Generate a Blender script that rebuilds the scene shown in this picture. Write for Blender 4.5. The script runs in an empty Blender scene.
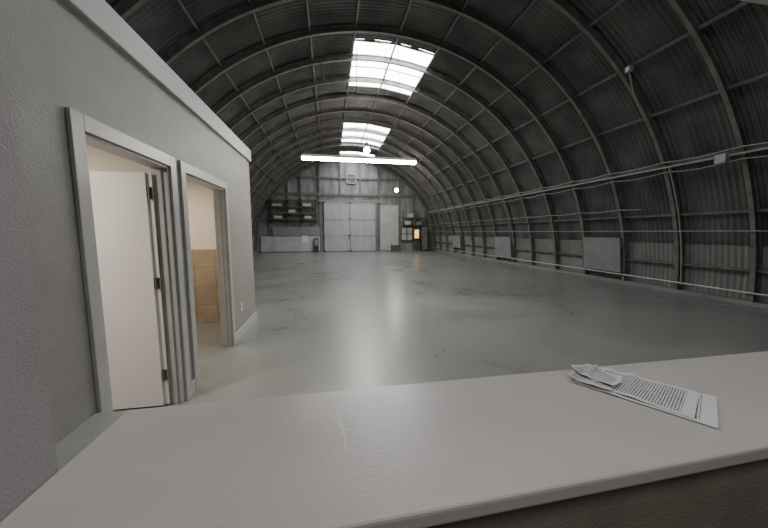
import bpy, math, random
from mathutils import Vector, Matrix
random.seed(4)
S=bpy.context.scene

# ---------------------------------------------------------------- materials
def mat(name, col, rough=0.6, metal=0.0, var=0.0, vscale=3.0, bump=0.0, bscale=50.0, emit=None, estr=0.0,
        stretch=(1,1,1), col2=None, detail=5, rvar=0.0, lo=.32, hi=.68, dist=0.0):
    m=bpy.data.materials.new(name); m.use_nodes=True
    nt=m.node_tree; b=nt.nodes['Principled BSDF']
    b.inputs['Base Color'].default_value=(*col,1)
    b.inputs['Roughness'].default_value=rough
    b.inputs['Metallic'].default_value=metal
    if emit:
        b.inputs['Emission Color'].default_value=(*emit,1); b.inputs['Emission Strength'].default_value=estr
    tc=nt.nodes.new('ShaderNodeTexCoord'); mp=nt.nodes.new('ShaderNodeMapping')
    mp.inputs['Scale'].default_value=stretch
    nt.links.new(tc.outputs['Object'],mp.inputs['Vector'])
    if var>0 or col2:
        n=nt.nodes.new('ShaderNodeTexNoise'); n.inputs['Scale'].default_value=vscale; n.inputs['Detail'].default_value=detail
        n.inputs['Distortion'].default_value=dist
        nt.links.new(mp.outputs[0],n.inputs['Vector'])
        r=nt.nodes.new('ShaderNodeValToRGB'); r.color_ramp.elements[0].position=lo; r.color_ramp.elements[1].position=hi
        c2=col2 if col2 else tuple(min(1,c*(1+var)) for c in col)
        c1=tuple(c*(1-var) for c in col) if not col2 else col
        r.color_ramp.elements[0].color=(*c1,1); r.color_ramp.elements[1].color=(*c2,1)
        nt.links.new(n.outputs['Fac'],r.inputs['Fac']); nt.links.new(r.outputs['Color'],b.inputs['Base Color'])
        if rvar>0:
            mr=nt.nodes.new('ShaderNodeMapRange'); mr.inputs['To Min'].default_value=rough-rvar; mr.inputs['To Max'].default_value=rough+rvar
            mr.inputs['From Min'].default_value=.2; mr.inputs['From Max'].default_value=.8
            nt.links.new(n.outputs['Fac'],mr.inputs['Value']); nt.links.new(mr.outputs[0],b.inputs['Roughness'])
    if bump>0:
        n=nt.nodes.new('ShaderNodeTexNoise'); n.inputs['Scale'].default_value=bscale; n.inputs['Detail'].default_value=3
        n.inputs['Distortion'].default_value=dist
        nt.links.new(mp.outputs[0],n.inputs['Vector'])
        bp=nt.nodes.new('ShaderNodeBump'); bp.inputs['Strength'].default_value=bump; bp.inputs['Distance'].default_value=.01
        nt.links.new(n.outputs['Fac'],bp.inputs['Height']); nt.links.new(bp.outputs[0],b.inputs['Normal'])
    return m

M={}
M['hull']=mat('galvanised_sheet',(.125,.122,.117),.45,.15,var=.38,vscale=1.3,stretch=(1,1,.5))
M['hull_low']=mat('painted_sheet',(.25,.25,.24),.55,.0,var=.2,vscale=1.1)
M['rib']=mat('rib_steel',(.20,.187,.173),.55,.1,var=.25,vscale=4)
M['purlin']=mat('purlin_steel',(.19,.18,.17),.55,.1,var=.25,vscale=4)
M['floor']=mat('epoxy_floor',(.185,.190,.176),.31,0,vscale=.5,col2=(.245,.250,.234),bump=.22,bscale=2.2,rvar=.08,detail=5,lo=.28,hi=.72,dist=1.2)
M['stucco']=mat('stucco_wall',(.325,.315,.288),.55,0,var=.05,vscale=5,bump=.35,bscale=120)
M['jamb']=mat('jamb_paint',(.33,.32,.325),.65,0,var=.04,vscale=5,bump=.2,bscale=170)
M['trim']=mat('trim_paint',(.48,.475,.455),.4,0,var=.04,vscale=6)
M['fascia']=mat('fascia_paint',(.50,.49,.47),.45,0,var=.04,vscale=6)
M['counter']=mat('counter_paint',(.445,.425,.42),.33,0,var=.035,vscale=3,bump=.07,bscale=45,rvar=.05,detail=4,lo=.2,hi=.8,stretch=(1,2.5,1))
M['brown']=mat('brown_wall',(.21,.18,.16),.7,0,var=.1,vscale=8,bump=.4,bscale=120)
M['ledge']=mat('ledge_paint',(.30,.305,.285),.5,0,var=.06,vscale=8)
M['leaf']=mat('door_paint',(.84,.81,.78),.4,0,var=.02,vscale=4)
M['inner']=mat('bathroom_wall',(.74,.67,.58),.7,0,var=.03,vscale=4)
M['hinge']=mat('hinge_metal',(.20,.18,.16),.4,.6)
M['conduit']=mat('conduit_metal',(.46,.46,.44),.4,.2)
M['panel']=mat('painted_board',(.28,.29,.28),.5,0,var=.1,vscale=3)
M['endwall']=mat('end_wall_sheet',(.30,.31,.305),.6,.0,var=.4,vscale=1.6,stretch=(1.5,1,.35))
M['slide']=mat('sliding_door_sheet',(.48,.495,.495),.55,0,var=.12,vscale=1.5,stretch=(2,1,.4))
M['light_sheet']=mat('pale_sheet',(.54,.55,.53),.6,0,var=.12,vscale=2)
M['dark']=mat('dark_metal',(.05,.05,.05),.6,.2)
M['wood']=mat('old_wood',(.14,.11,.085),.7,0,var=.3,vscale=6,stretch=(.3,1,1))
M['white']=mat('white_plastic',(.8,.8,.78),.4)
M['scratch']=mat('scratch_paint',(.72,.71,.70),.5)
M['orange']=mat('amber_lens',(.9,.5,.12),.5,emit=(1,.6,.2),estr=1.8)
M['black']=mat('black_cord',(.03,.03,.03),.6)
M['tube']=mat('led_tube',(1,1,1),.3,emit=(1,.95,.86),estr=115)
M['bulb']=mat('bulb_glow',(1,1,1),.3,emit=(1,.96,.88),estr=260)
M['sky']=mat('skylight_fibreglass',(.8,.85,.85),.4,emit=(.96,.98,1),estr=14)

# tile material
def tile_mat():
    m=bpy.data.materials.new('tan_tile'); m.use_nodes=True; nt=m.node_tree; b=nt.nodes['Principled BSDF']
    tc=nt.nodes.new('ShaderNodeTexCoord'); mp=nt.nodes.new('ShaderNodeMapping'); mp.inputs['Rotation'].default_value=(math.radians(90),0,0)
    br=nt.nodes.new('ShaderNodeTexBrick'); br.offset=0; br.inputs['Scale'].default_value=1
    br.inputs['Brick Width'].default_value=.33; br.inputs['Row Height'].default_value=.33; br.inputs['Mortar Size'].default_value=.006
    br.inputs['Color1'].default_value=(.40,.32,.22,1); br.inputs['Color2'].default_value=(.33,.26,.175,1); br.inputs['Mortar'].default_value=(.24,.19,.13,1)
    nz=nt.nodes.new('ShaderNodeTexNoise'); nz.inputs['Scale'].default_value=7; nz.inputs['Detail'].default_value=6
    mx=nt.nodes.new('ShaderNodeMix'); mx.data_type='RGBA'; mx.blend_type='OVERLAY'; mx.inputs[0].default_value=.3
    nt.links.new(tc.outputs['Object'],nz.inputs[0])
    nt.links.new(tc.outputs['Object'],mp.inputs[0]); nt.links.new(mp.outputs[0],br.inputs[0]); nt.links.new(br.outputs['Color'],mx.inputs[6]); nt.links.new(nz.outputs['Fac'],mx.inputs[7])
    nt.links.new(mx.outputs[2],b.inputs['Base Color'])
    b.inputs['Roughness'].default_value=.35
    return m
M['tile']=tile_mat()

# printed paper: rows of small text
def paper_mat():
    m=bpy.data.materials.new('printed_paper'); m.use_nodes=True; nt=m.node_tree; b=nt.nodes['Principled BSDF']
    uv=nt.nodes.new('ShaderNodeTexCoord'); sp=nt.nodes.new('ShaderNodeSeparateXYZ'); nt.links.new(uv.outputs['UV'],sp.inputs[0])
    def mth(op,a,bv=None,c=None):
        n=nt.nodes.new('ShaderNodeMath'); n.operation=op
        for i,v in enumerate((a,bv,c)):
            if v is None: continue
            if isinstance(v,(int,float)): n.inputs[i].default_value=v
            else: nt.links.new(v,n.inputs[i])
        return n.outputs[0]
    u,v=sp.outputs[0],sp.outputs[1]
    row=mth('FRACT',mth('MULTIPLY',u,38)); rowm=mth('LESS_THAN',row,.5)
    mp=nt.nodes.new('ShaderNodeMapping'); mp.inputs['Scale'].default_value=(38,45,1); nt.links.new(uv.outputs['UV'],mp.inputs[0])
    wn=nt.nodes.new('ShaderNodeTexNoise'); wn.inputs['Scale'].default_value=1; wn.inputs['Detail'].default_value=2; nt.links.new(mp.outputs[0],wn.inputs[0])
    word=mth('GREATER_THAN',wn.outputs['Fac'],.40)
    inm=mth('MULTIPLY',mth('MULTIPLY',mth('GREATER_THAN',u,.06),mth('LESS_THAN',u,.90)),mth('MULTIPLY',mth('GREATER_THAN',v,.08),mth('LESS_THAN',v,.92)))
    f=mth('MULTIPLY',mth('MULTIPLY',rowm,word),inm)
    mx=nt.nodes.new('ShaderNodeMix'); mx.data_type='RGBA'; nt.links.new(f,mx.inputs[0])
    mx.inputs[6].default_value=(.60,.61,.62,1); mx.inputs[7].default_value=(.12,.12,.13,1)
    nt.links.new(mx.outputs[2],b.inputs['Base Color']); b.inputs['Roughness'].default_value=.5
    return m
M['paper']=paper_mat()

# ---------------------------------------------------------------- mesh builder
class MB:
    def __init__(s): s.v=[];s.f=[];s.m=[];s.mats=[]
    def mi(s,k):
        if k not in s.mats: s.mats.append(k)
        return s.mats.index(k)
    def add(s,vs,fs,k):
        o=len(s.v); s.v+= [tuple(p) for p in vs]; i=s.mi(k)
        for f in fs: s.f.append(tuple(o+a for a in f)); s.m.append(i)
    def box(s,x0,x1,y0,y1,z0,z1,k,M4=None):
        vs=[Vector((x,y,z)) for x in (x0,x1) for y in (y0,y1) for z in (z0,z1)]
        if M4: vs=[M4@v for v in vs]
        s.add(vs,[(0,1,3,2),(4,6,7,5),(0,4,5,1),(2,3,7,6),(0,2,6,4),(1,5,7,3)],k)
    def tube(s,pts,r,k,n=8):
        pts=[Vector(p) for p in pts]; vs=[];fs=[]
        for i,p in enumerate(pts):
            d=(pts[min(i+1,len(pts)-1)]-pts[max(i-1,0)]).normalized()
            up=Vector((0,0,1)) if abs(d.z)<.9 else Vector((1,0,0))
            a=d.cross(up).normalized(); b=a.cross(d)
            for j in range(n):
                t=2*math.pi*j/n; vs.append(p+a*r*math.cos(t)+b*r*math.sin(t))
        for i in range(len(pts)-1):
            for j in range(n):
                fs.append((i*n+j,i*n+(j+1)%n,(i+1)*n+(j+1)%n,(i+1)*n+j))
        fs.append(tuple(range(n-1,-1,-1))); fs.append(tuple((len(pts)-1)*n+j for j in range(n)))
        s.add(vs,fs,k)
    def ball(s,c,r,k,nu=14,nv=8,sz=1):
        vs=[];fs=[]
        for i in range(nv+1):
            ph=math.pi*i/nv
            for j in range(nu):
                t=2*math.pi*j/nu; vs.append((c[0]+r*math.sin(ph)*math.cos(t),c[1]+r*math.sin(ph)*math.sin(t),c[2]+r*sz*math.cos(ph)))
        for i in range(nv):
            for j in range(nu): fs.append((i*nu+j,(i+1)*nu+j,(i+1)*nu+(j+1)%nu,i*nu+(j+1)%nu))
        s.add(vs,fs,k)
    def make(s,name,smooth=False,bevel=0,parent=None):
        me=bpy.data.meshes.new(name); me.from_pydata(s.v,[],s.f); me.update()
        for k in s.mats: me.materials.append(M[k])
        me.polygons.foreach_set('material_index',s.m)
        if smooth: me.polygons.foreach_set('use_smooth',[True]*len(me.polygons))
        ob=bpy.data.objects.new(name,me); S.collection.objects.link(ob)
        if bevel:
            b=ob.modifiers.new('b','BEVEL'); b.width=bevel; b.segments=2; b.limit_method='ANGLE'
        if parent: ob.parent=parent
        return ob
def box(name,x0,x1,y0,y1,z0,z1,k,bevel=0):
    b=MB(); b.box(x0,x1,y0,y1,z0,z1,k); return b.make(name,bevel=bevel)

# ---------------------------------------------------------------- hut shell
R=7.47; CX=1.6; Y0=-3.2; Y1=25.0
SKY=[(2.6,4.5),(9.85,12.75),(16.9,20.4),(22.6,24.2)]  # first span: unseen skylight, added to brighten near floor and right wall
def P(a,r,y): # a degrees from vertical, + right
    t=math.radians(a); return Vector((CX+r*math.sin(t),y,r*math.cos(t)))
def in_sky(a,y):
    if not(-6<a<14): return False
    return any(s<y<e for s,e in SKY)
hull=MB(); sk=MB()
wl=.115; dy=wl/6; ny=int((Y1-Y0)/dy); da=2.0; na=int(180/da)
vs=[]
for i in range(ny+1):
    y=Y0+i*dy; off=.018*math.sin(2*math.pi*y/wl)
    for j in range(na+1):
        vs.append(P(-90+j*da,R+off,y))
fh=[];fl=[]
for i in range(ny):
    yc=Y0+(i+.5)*dy
    for j in range(na):
        a=-90+(j+.5)*da
        q=(i*(na+1)+j,i*(na+1)+j+1,(i+1)*(na+1)+j+1,(i+1)*(na+1)+j)
        if in_sky(a,yc): continue
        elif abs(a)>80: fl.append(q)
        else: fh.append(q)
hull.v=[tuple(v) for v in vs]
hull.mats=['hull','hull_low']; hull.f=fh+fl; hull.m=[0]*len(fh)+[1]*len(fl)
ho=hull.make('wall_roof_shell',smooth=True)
for n_,(s,e) in enumerate(SKY):
    sk=MB(); ks=[-7,-2,4,9,15]
    v=[P(a,R+.02,y) for y in (s-.05,e+.05) for a in ks]
    sk.add(v,[(j,j+1,j+6,j+5) for j in range(4)],'sky')
    nb=max(2,round((e-s)/.72))
    for i in range(nb+1):
        y=s+(e-s)*i/nb
        sk.add([P(a,r,yy) for a in (-6,4,14) for (r,yy) in ((R-.015,y-.02),(R-.015,y+.02),(R+.01,y+.02),(R+.01,y-.02))],
               [(j*4+q,j*4+(q+1)%4,(j+1)*4+(q+1)%4,(j+1)*4+q) for j in range(2) for q in range(4)],'purlin')
    sk.make('window_%d'%(n_+2))  # first one made is the added out-of-view light panel

# ribs
ribs=MB(); ribY=[4.83+1.43*k for k in range(-5,15) if 4.83+1.43*k<24.9]
for y in ribY:
    for (w,ra,rb) in ((.03,7.28,7.44),(.085,7.26,7.285),(.085,7.41,7.435)):
        n=72; v=[];f=[]
        for j in range(n+1):
            a=-90+180*j/n
            for (rr,yy) in ((ra,y-w/2),(ra,y+w/2),(rb,y+w/2),(rb,y-w/2)): v.append(P(a,rr,yy))
        for j in range(n):
            for q in range(4): f.append((j*4+q,j*4+(q+1)%4,(j+1)*4+(q+1)%4,(j+1)*4+q))
        ribs.add(v,f,'rib')
ribs.make('wall_arch_rib_frame')
# purlins
pur=MB()
for a in range(-86,90,10):
    e=math.degrees(.025/R)
    v=[P(a-e,7.36,Y0),P(a+e,7.36,Y0),P(a+e,7.44,Y0),P(a-e,7.44,Y0),P(a-e,7.36,Y1),P(a+e,7.36,Y1),P(a+e,7.44,Y1),P(a-e,7.44,Y1)]
    pur.add(v,[(0,1,2,3),(7,6,5,4),(0,4,5,1),(1,5,6,2),(2,6,7,3),(3,7,4,0)],'purlin')
pur.make('roof_purlin')
# base curb
cb=MB(); cb.box(CX+R-.27,CX+R-.03,.9,Y1,0,.11,'hull_low'); cb.box(CX-R+.03,CX-R+.27,5.9,Y1,0,.11,'hull_low')
cb.make('trim_base_curb',bevel=.01)

box('floor',CX-R-.3,CX+R+.3,Y0,Y1+.3,-.1,0,'floor')

# end walls
def semi(name,y,t,k):
    b=MB(); n=48; v=[];
    for yy in (y,y+t):
        for j in range(n+1): v.append(P(-90+180*j/n,R+.02,yy))
    f=[tuple(range(n,-1,-1)),tuple(range(n+1,2*n+2))]
    for j in range(n): f.append((j,j+1,n+2+j,n+1+j))
    f.append((0,n+1,2*n+1,n)); b.add(v,f,k); return b
ew=semi('w',Y1,.15,'endwall')
x=CX-R+.15
while x<CX+R-.1:
    h=math.sqrt(max(0,(R-.05)**2-(x-CX)**2))
    if h>.3: ew.box(x-.02,x+.02,Y1-.02,Y1,0,h,'endwall')
    x+=.2
ew.make('wall_end')
semi('w',Y0-.15,.15,'hull').make('wall_rear')
fr=MB()
for x in (-4.6,-3.2,-2.2,-.75,4.0,5.8,7.0):
    h=math.sqrt((R-.1)**2-(x-CX)**2); fr.box(x-.06,x+.06,Y1-.16,Y1-.03,0,h,'rib')
for x in (.9,2.5):
    fr.box(x-.05,x+.05,Y1-.16,Y1-.03,4.6,math.sqrt((R-.1)**2-(x-CX)**2),'rib')
for z,w in ((4.6,.09),(5.9,.05),(2.4,.05)):
    hw=math.sqrt((R-.1)**2-z*z)
    if z<3: fr.box(CX-hw,-.75,Y1-.14,Y1-.03,z-w,z+w,'rib'); fr.box(4.0,CX+hw,Y1-.14,Y1-.03,z-w,z+w,'rib')
    else: fr.box(CX-hw,CX+hw,Y1-.15,Y1-.03,z-w,z+w,'rib')
fr.make('end_wall_framing')
lc=MB(); lc.box(-5.3,-.8,Y1-.2,Y1-.165,.05,1.25,'light_sheet'); lc.box(-4.4,-.8,Y1-.2,Y1-.165,1.3,2.0,'panel')
lc.make('wall_cladding_board')
sd=MB()
for (a,b) in ((-.42,1.62),(1.66,3.72)):
    sd.box(a,b,Y1-.3,Y1-.24,.04,3.95,'slide')
    for e in (a,b-.09): sd.box(e,e+.09,Y1-.33,Y1-.3,.04,3.95,'slide')
    for z in (.04,1.3,2.6,3.86): sd.box(a,b,Y1-.33,Y1-.3,z,z+.09,'slide')
    for k in range(1,9):
        xx=a+(b-a)*k/9; sd.box(xx-.012,xx+.012,Y1-.312,Y1-.3,.1,3.9,'slide')
sd.box(-.8,4.1,Y1-.34,Y1-.17,3.98,4.14,'panel')
sd.box(1.5,1.56,Y1-.38,Y1-.33,1.0,1.35,'dark')
sd.make('sliding_door')
rk=MB()
for z in (2.55,3.0,3.5,4.0): rk.box(-4.6,-.95,Y1-.65,Y1-.22,z,z+.09,'wood')
for x in (-4.5,-3.3,-2.2,-1.08): rk.box(x,x+.07,Y1-.65,Y1-.55,2.45,4.2,'dark'); rk.box(x,x+.07,Y1-.3,Y1-.2,2.3,4.2,'dark')
for (a,b,z,h,k) in ((-3.1,-2.6,3.1,.2,'light_sheet'),(-1.9,-1.4,2.65,.2,'light_sheet'),(-4.2,-3.6,2.65,.2,'light_sheet'),(-2.0,-1.4,3.6,.22,'light_sheet'),(-4.3,-3.6,3.6,.15,'light_sheet')):
    rk.box(a,b,Y1-.6,Y1-.3,z,z+h,k)
rk.make('wall_storage_rack')
box('notice_sign',-2.2,-1.7,Y1-.24,Y1-.2,.75,1.3,'white')
sg=MB(); sg.box(-1.25,-.9,Y1-.5,Y1-.22,0,1.1,'dark'); sg.box(-1.2,-.95,Y1-.52,Y1-.5,.5,1.0,'panel'); sg.make('equipment_box',bevel=.01)
wp=MB(); wp.box(4.15,5.7,Y1-.22,Y1-.17,.05,3.8,'light_sheet')
for k in range(9): wp.box(4.2+k*.17,4.24+k*.17,Y1-.24,Y1-.22,.05,3.8,'light_sheet')
wp.make('corrugated_sheet_panel')
wn=MB()
wn.box(5.95,6.9,Y1-.2,Y1-.15,.9,2.0,'light_sheet')
for (a,b,c,d) in ((5.9,6.95,.85,.93),(5.9,6.95,1.97,2.05),(5.9,5.98,.85,2.05),(6.87,6.95,.85,2.05),(6.39,6.45,.9,2),(5.9,6.95,1.42,1.48)): wn.box(a,b,Y1-.24,Y1-.2,c,d,'wood')
wn.make('window_1')
am=MB(); am.box(7.0,7.45,Y1-.45,Y1-.2,1.0,1.85,'wood'); am.box(7.05,7.4,Y1-.47,Y1-.45,1.08,1.78,'orange'); am.box(7.15,7.3,Y1-.35,Y1-.2,0,1.0,'wood'); am.make('lit_amber_cabinet')
ca=MB(); ca.box(7.55,8.1,Y1-.8,Y1-.2,0,2.1,'dark'); ca.box(7.6,8.05,Y1-.82,Y1-.8,.1,2.0,'rib'); ca.box(7.85,7.88,Y1-.85,Y1-.82,.9,1.2,'conduit'); ca.make('metal_locker')
pl=MB()
for z in (2.15,2.75): pl.box(5.95,8.0,Y1-.5,Y1-.18,z,z+.06,'wood')
for x in (6.0,7.0,7.9): pl.box(x,x+.06,Y1-.5,Y1-.42,2.1,3.4,'wood')
for (a,b,z,h,k) in ((6.2,6.7,2.21,.3,'light_sheet'),(7.2,7.7,2.21,.25,'panel'),(6.4,6.9,2.81,.3,'light_sheet')): pl.box(a,b,Y1-.45,Y1-.22,z,z+h,k)
pl.make('wall_shelf_unit')
bn=MB(); bn.box(5.0,5.7,Y1-.9,Y1-.4,0,.5,'wood'); bn.box(4.97,5.73,Y1-.93,Y1-.37,.5,.56,'panel'); bn.box(5.1,5.5,Y1-.8,Y1-.5,.56,.8,'light_sheet'); bn.make('storage_crate')
vt=MB(); vt.box(1.45,2.15,Y1-.1,Y1-.03,5.55,6.25,'dark')
for (a,b,c,d) in ((1.4,2.2,5.5,5.56),(1.4,2.2,6.24,6.3),(1.4,1.46,5.5,6.3),(2.14,2.2,5.5,6.3)): vt.box(a,b,Y1-.14,Y1-.1,c,d,'light_sheet')
for k in range(6): vt.box(1.46,2.14,Y1-.12,Y1-.1,5.6+k*.11,5.65+k*.11,'panel')
vt.make('gable_vent')

# ---------------------------------------------------------------- right-wall boards, conduits
def wall_board(name,y0,y1,z0,z1,k='panel'):
    b=MB(); r0=7.2
    a0=math.degrees(math.acos(z0/r0)); a1=math.degrees(math.acos(z1/r0))
    p=[P(a0,r0,y0),P(a0,r0,y1),P(a1,r0,y1),P(a1,r0,y0)]
    q=[P(a0,r0+.03,y0),P(a0,r0+.03,y1),P(a1,r0+.03,y1),P(a1,r0+.03,y0)]
    b.add(p+q,[(0,1,2,3),(7,6,5,4),(0,4,5,1),(1,5,6,2),(2,6,7,3),(3,7,4,0)],k)
    for (u,w) in ((p[0],p[1]),(p[1],p[2]),(p[2],p[3]),(p[3],p[0])): b.tube([u,w],.014,'rib',6)
    return b.make(name)
wall_board('mounted_sheet_board',7.72,9.1,.36,1.42)
wall_board('mounted_sheet_board',13.4,14.85,.35,1.35)
wall_board('mounted_sheet_board',19.2,20.5,.5,1.35)
cd=MB()
def run(z,r_,rr=7.22,y0=2,y1=24.5,sag=0):
    a=math.degrees(math.acos(z/rr)); pts=[]
    for i in range(int((y1-y0)/.35)+1):
        y=y0+i*.35; ph=((y-4.83)/1.43)%1; pts.append(P(a+sag*math.sin(math.pi*ph),rr,y))
    cd.tube(pts,r_,'conduit',6)
run(3.16,.022); run(3.28,.013,sag=.3); run(3.06,.010,sag=.45); run(.30,.02); run(1.62,.010,y0=4); run(2.25,.010,y0=7,sag=.3)
cd.box(8.0,8.12,5.0,5.18,3.02,3.2,'conduit')
cd.tube([P(a,7.22,6.12) for a in range(64,90,3)],.014,'conduit',6)
cd.tube([P(a,7.22,13.2) for a in range(64,84,3)],.014,'conduit',6)
cd.make('wall_conduit')
v=MB()
p0=P(44,7.2,6.0);p1=P(54,7.2,6.2)
v.tube([p0.lerp(p1,t/10)+Vector((-.06,0,-.08))*math.sin(math.pi*t/10) for t in range(11)],.014,'conduit',6)
v.box(p0.x-.05,p0.x+.05,p0.y-.05,p0.y+.05,p0.z-.05,p0.z+.05,'conduit')
v.make('hanging_cable')

# ---------------------------------------------------------------- light fixtures
def batten(name,xc,yc,z,L):
    b=MB()
    b.box(xc-L/2,xc+L/2,yc-.07,yc+.07,z+.02,z+.07,'white')
    for s in (-.04,.04): b.tube([(xc-L/2+.03,yc+s,z-.005),(xc+L/2-.03,yc+s,z-.005)],.022,'tube',10)
    for e in (-1,1): b.box(xc+e*(L/2-.015)-.015,xc+e*(L/2-.015)+.015,yc-.07,yc+.07,z-.03,z+.07,'white')
    for e in (-.8,.8):
        x=xc+e; b.tube([(x,yc,z+.07),(x,yc,math.sqrt(7.25**2-(x-CX)**2))],.004,'black',6)
    return b.make(name)
batten('batten_light',.66,6.42,3.08,2.42)
hb=MB(); hx,hy,hz=1.75,14.2,5.35
hb.ball((hx,hy,hz),.13,'bulb'); hb.tube([(hx,hy,hz+.13),(hx,hy,hz+.33)],.07,'dark',12); hb.tube([(hx,hy,hz+.3),(hx,hy,7.3)],.012,'black',6)
hb.make('high_bay_light')
hb=MB(); hx,hy,hz=4.5,20.2,4.4
hb.ball((hx,hy,hz),.12,'bulb'); hb.tube([(hx,hy,hz+.1),(hx,hy,hz+.25)],.05,'dark',10); hb.tube([(hx,hy,hz+.2),(hx,hy,6.75)],.012,'black',6)
hb.make('pendant_bulb')
hr=MB()
hr.tube([(-.2,9.8,5.9),(1.9,9.8,5.9)],.018,'rib',6)
for x in (-.1,.9,1.8): hr.tube([(x,9.8,5.9),(x,9.8,math.sqrt(7.24**2-(x-CX)**2))],.012,'rib',6)
hr.make('suspended_rod')

# ---------------------------------------------------------------- bathroom block (left)
XP=-1.38; XB=-4.9; T=.12; YS=.74; YE=5.77; HW=2.83
D=[(2.05,2.99),(3.27,4.40)]; OT=2.17
w=MB()
ys=[YS+.001,D[0][0],D[0][1],D[1][0],D[1][1],YE]
for a,b in ((ys[0],ys[1]),(ys[2],ys[3]),(ys[4],ys[5])): w.box(XP-T,XP,a,b,0,HW,'stucco')
for a,b in D: w.box(XP-T,XP,a,b,OT,HW,'stucco')
w.make('wall_left')
box('wall_partition_end',XB,XP-T,YE-.1,YE,0,HW,'stucco')
box('wall_partition_divider',XB,XP-T,3.08,3.18,0,2.5,'inner')
box('wall_bathroom_back',XB-.1,XB,YS,YE,0,HW,'inner')
box('ceiling_bathroom',XB,XP-T,YS,YE-.1,2.5,2.56,'inner')
box('trim_fascia',XB,XP+.035,YS,YE+.035,HW,HW+.2,'fascia',bevel=.006)
box('wall_tile_wainscot',XB,XP-T,YE-.13,YE-.101,0,1.3,'tile')
box('wall_bathroom_paint',XB,XP-T,YE-.12,YE-.101,1.3,2.5,'inner')
def frame(name,a,b):
    m=MB(); w=.095; p=.022
    m.box(XP,XP+p,a-w,a,0,OT+w,'trim'); m.box(XP,XP+p,b,b+w,0,OT+w,'trim'); m.box(XP,XP+p,a,b,OT,OT+w,'trim')
    m.box(XP-T-.01,XP,a,a+.02,0,OT,'trim'); m.box(XP-T-.01,XP,b-.02,b,0,OT,'trim'); m.box(XP-T-.01,XP,a+.02,b-.02,OT-.02,OT,'trim')
    m.box(XP-.08,XP-.045,a+.02,a+.035,0,OT-.02,'trim'); m.box(XP-.08,XP-.045,b-.035,b-.02,0,OT-.02,'trim')
    return m.make(name,bevel=.004)
frame('door_frame',*D[0]); frame('door_frame',*D[1])
d=MB(); yl=D[0][1]-.03
d.box(XP-T-.93,XP-T-.03,yl-.04,yl,.015,2.10,'leaf')
d.box(XP-T-.03,XP-T+.01,yl-.02,yl-.01,.015,2.10,'leaf')
for z in (.3,1.15,1.93):
    d.box(XP-T-.03,XP-T+.01,yl-.03,yl-.02,z-.05,z+.05,'hinge'); d.tube([(XP-T-.01,yl-.04,z-.055),(XP-T-.01,yl-.04,z+.055)],.009,'hinge')
d.make('door_1',bevel=.003)
d=MB(); yl=3.28
d.box(XP-T-1.0,XP-T-.03,yl-.04,yl,.015,2.10,'leaf'); d.ball((XP-T-.93,yl+.06,1.0),.03,'hinge'); d.tube([(XP-T-.93,yl,1.0),(XP-T-.93,yl+.06,1.0)],.012,'hinge')
d.make('door_2',bevel=.003)
bb=MB(); bb.box(XP,XP+.018,D[1][1]+.095,YE,0,.13,'trim'); bb.box(XP,XP+.018,D[0][1]+.095-.001,D[1][0]-.094,0,.13,'trim'); bb.box(XB,XP+.018,YE,YE+.018,0,.13,'trim'); bb.make('baseboard_left',bevel=.004)
o=MB(); o.box(XP,XP+.008,4.86,4.94,.38,.50,'white')
for z in (.42,.46): o.box(XP+.008,XP+.011,4.885,4.915,z-.012,z+.012,'trim')
o.make('wall_outlet')

# ---------------------------------------------------------------- front service window wall + counter
JX=-.61; RX=2.3
box('wall_front_left',XP-T,JX,.59,.74,0,2.9,'jamb')
box('wall_front_header',JX,RX,.59,.74,2.26,2.9,'fascia')
box('wall_front_right',RX,4.2,.59,.74,0,2.9,'jamb')
box('wall_front_lower',JX,RX,.56,.74,0,1.034,'brown')
box('wall_office_left',XP-T,XP,-2.6,.589,0,2.9,'jamb'); box('wall_office_right',4.2,4.3,-2.6,.74,0,2.9,'jamb')
box('wall_office_back',XP-T,4.3,-2.7,-2.6,0,2.9,'jamb'); box('ceiling_office',XP-T,4.3,-2.7,.74,2.9,2.96,'fascia')
c=MB(); zt=1.07;zb=1.035
v=[(JX+.001,.478),(RX-.001,.535),(RX-.001,.973),(JX+.001,.973)]
c.add([(a,b,zb) for a,b in v]+[(a,b,zt) for a,b in v],[(3,2,1,0),(4,5,6,7),(0,1,5,4),(1,2,6,5),(2,3,7,6),(3,0,4,7)],'counter')
def scr(pts,w):
    for p,q in zip(pts[:-1],pts[1:]):
        p=Vector((*p,0))+Vector((.1,.03,0));q=Vector((*q,0))+Vector((.1,.03,0)); n=Vector((-(q-p).y,(q-p).x,0)).normalized()*w
        z=Vector((0,0,zt+.0006)); c.add([p-n+z,q-n+z,q+n+z,p+n+z],[(0,1,2,3)],'scratch')
scr([(-.085,.83),(-.08,.76),(-.07,.70),(-.073,.65)],.001)
scr([(-.10,.78),(-.06,.73),(-.02,.715)],.0008)
scr([(-.05,.68),(.0,.64),(.03,.635)],.0008)
scr([(.02,.90),(.09,.905)],.0008)
c.make('service_counter',bevel=.006)
box('low_ledge',XP+.002,-1.12,.742,1.94,0,.54,'ledge',bevel=.005)

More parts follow.
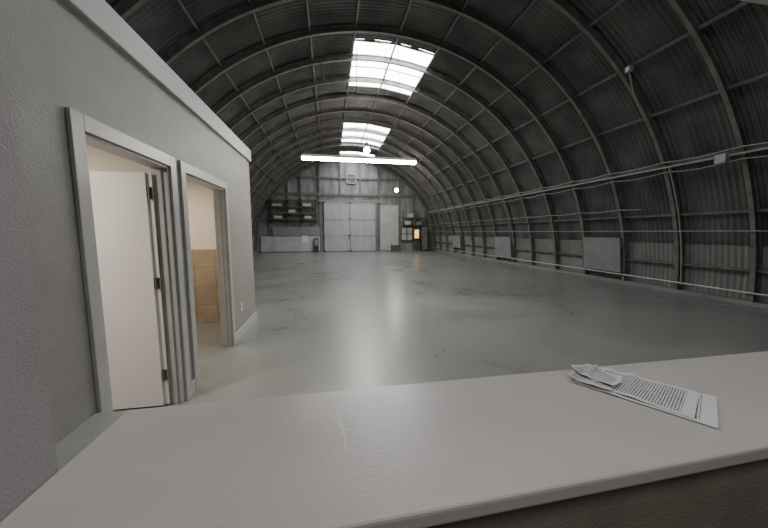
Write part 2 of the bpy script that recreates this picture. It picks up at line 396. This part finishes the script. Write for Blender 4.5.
# papers
def sheet(corners,z,seed,amp=1):
    n=24; vs=[];uvs=[]
    A,B,C,Dd=[Vector((x,y,0)) for x,y in corners]
    for i in range(n+1):
        for j in range(n+1):
            u=i/n;vv=j/n
            p=(A*(1-u)+B*u)*(1-vv)+(Dd*(1-u)+C*u)*vv
            h=.003+amp*(.002*math.sin(u*7+seed)*math.sin(vv*5+seed*2) + .009*math.exp(-((u-.3-seed*.1+vv*.15)/.06)**2)*(0.3+vv) + (.016*max(0,.25-u)*4*(1-vv)*(seed%2)))
            vs.append((p.x,p.y,z+max(0,h))); uvs.append((u,vv))
    fs=[(i*(n+1)+j,(i+1)*(n+1)+j,(i+1)*(n+1)+j+1,i*(n+1)+j+1) for i in range(n) for j in range(n)]
    return vs,fs,uvs
pv=[];pf=[];pu=[]
for cs,z,sd_,am_ in (([(.835,.875),(1.02,.585),(1.215,.71),(1.02,.965)],1.0702,0,.6),([(.86,.87),(1.005,.63),(1.185,.735),(1.03,.95)],1.073,2,.8),([(.825,.89),(.90,.79),(1.03,.865),(.96,.965)],1.079,3,1),([(.87,.93),(.92,.80),(.99,.83),(.98,.96)],1.086,1,1.1)):
    a,b,u=sheet(cs,z,sd_,am_); o=len(pv); pv+=a; pf+=[tuple(o+i for i in q) for q in b]; pu+=u
me=bpy.data.meshes.new('paper_document'); me.from_pydata(pv,[],pf); me.update(); me.materials.append(M['paper'])
uvl=me.uv_layers.new(name='UVMap')
for l in me.loops: uvl.data[l.index].uv=pu[l.vertex_index]
me.polygons.foreach_set('use_smooth',[True]*len(me.polygons))
po=bpy.data.objects.new('paper_document',me); S.collection.objects.link(po)

# ---------------------------------------------------------------- lamps
def area(name,loc,sx,sy,pw,col,rot=(0,0,0)):
    l=bpy.data.lights.new(name,'AREA'); l.shape='RECTANGLE'; l.size=sx; l.size_y=sy; l.energy=pw; l.color=col
    o=bpy.data.objects.new(name,l); o.location=loc; o.rotation_euler=rot; S.collection.objects.link(o); return o
area('office_ceiling_light',(.6,-.7,2.85),1.2,.6,22,(1,.93,.87))
area('bathroom_ceiling_light',(-2.6,1.9,2.48),.5,.5,50,(1,.89,.80))
area('bathroom_ceiling_light',(-2.6,4.5,2.48),.5,.5,34,(1,.88,.74))

w=bpy.data.worlds.new('world'); S.world=w; w.use_nodes=True
w.node_tree.nodes['Background'].inputs[0].default_value=(.8,.9,1,1); w.node_tree.nodes['Background'].inputs[1].default_value=.6

cam=bpy.data.cameras.new('camera'); cam.sensor_width=36; cam.lens=14.06; cam.clip_start=.02
co=bpy.data.objects.new('camera',cam); co.location=(0,0,1.6); co.rotation_euler=(math.radians(90-6.1),0,math.radians(-10.2))
S.collection.objects.link(co); S.camera=co
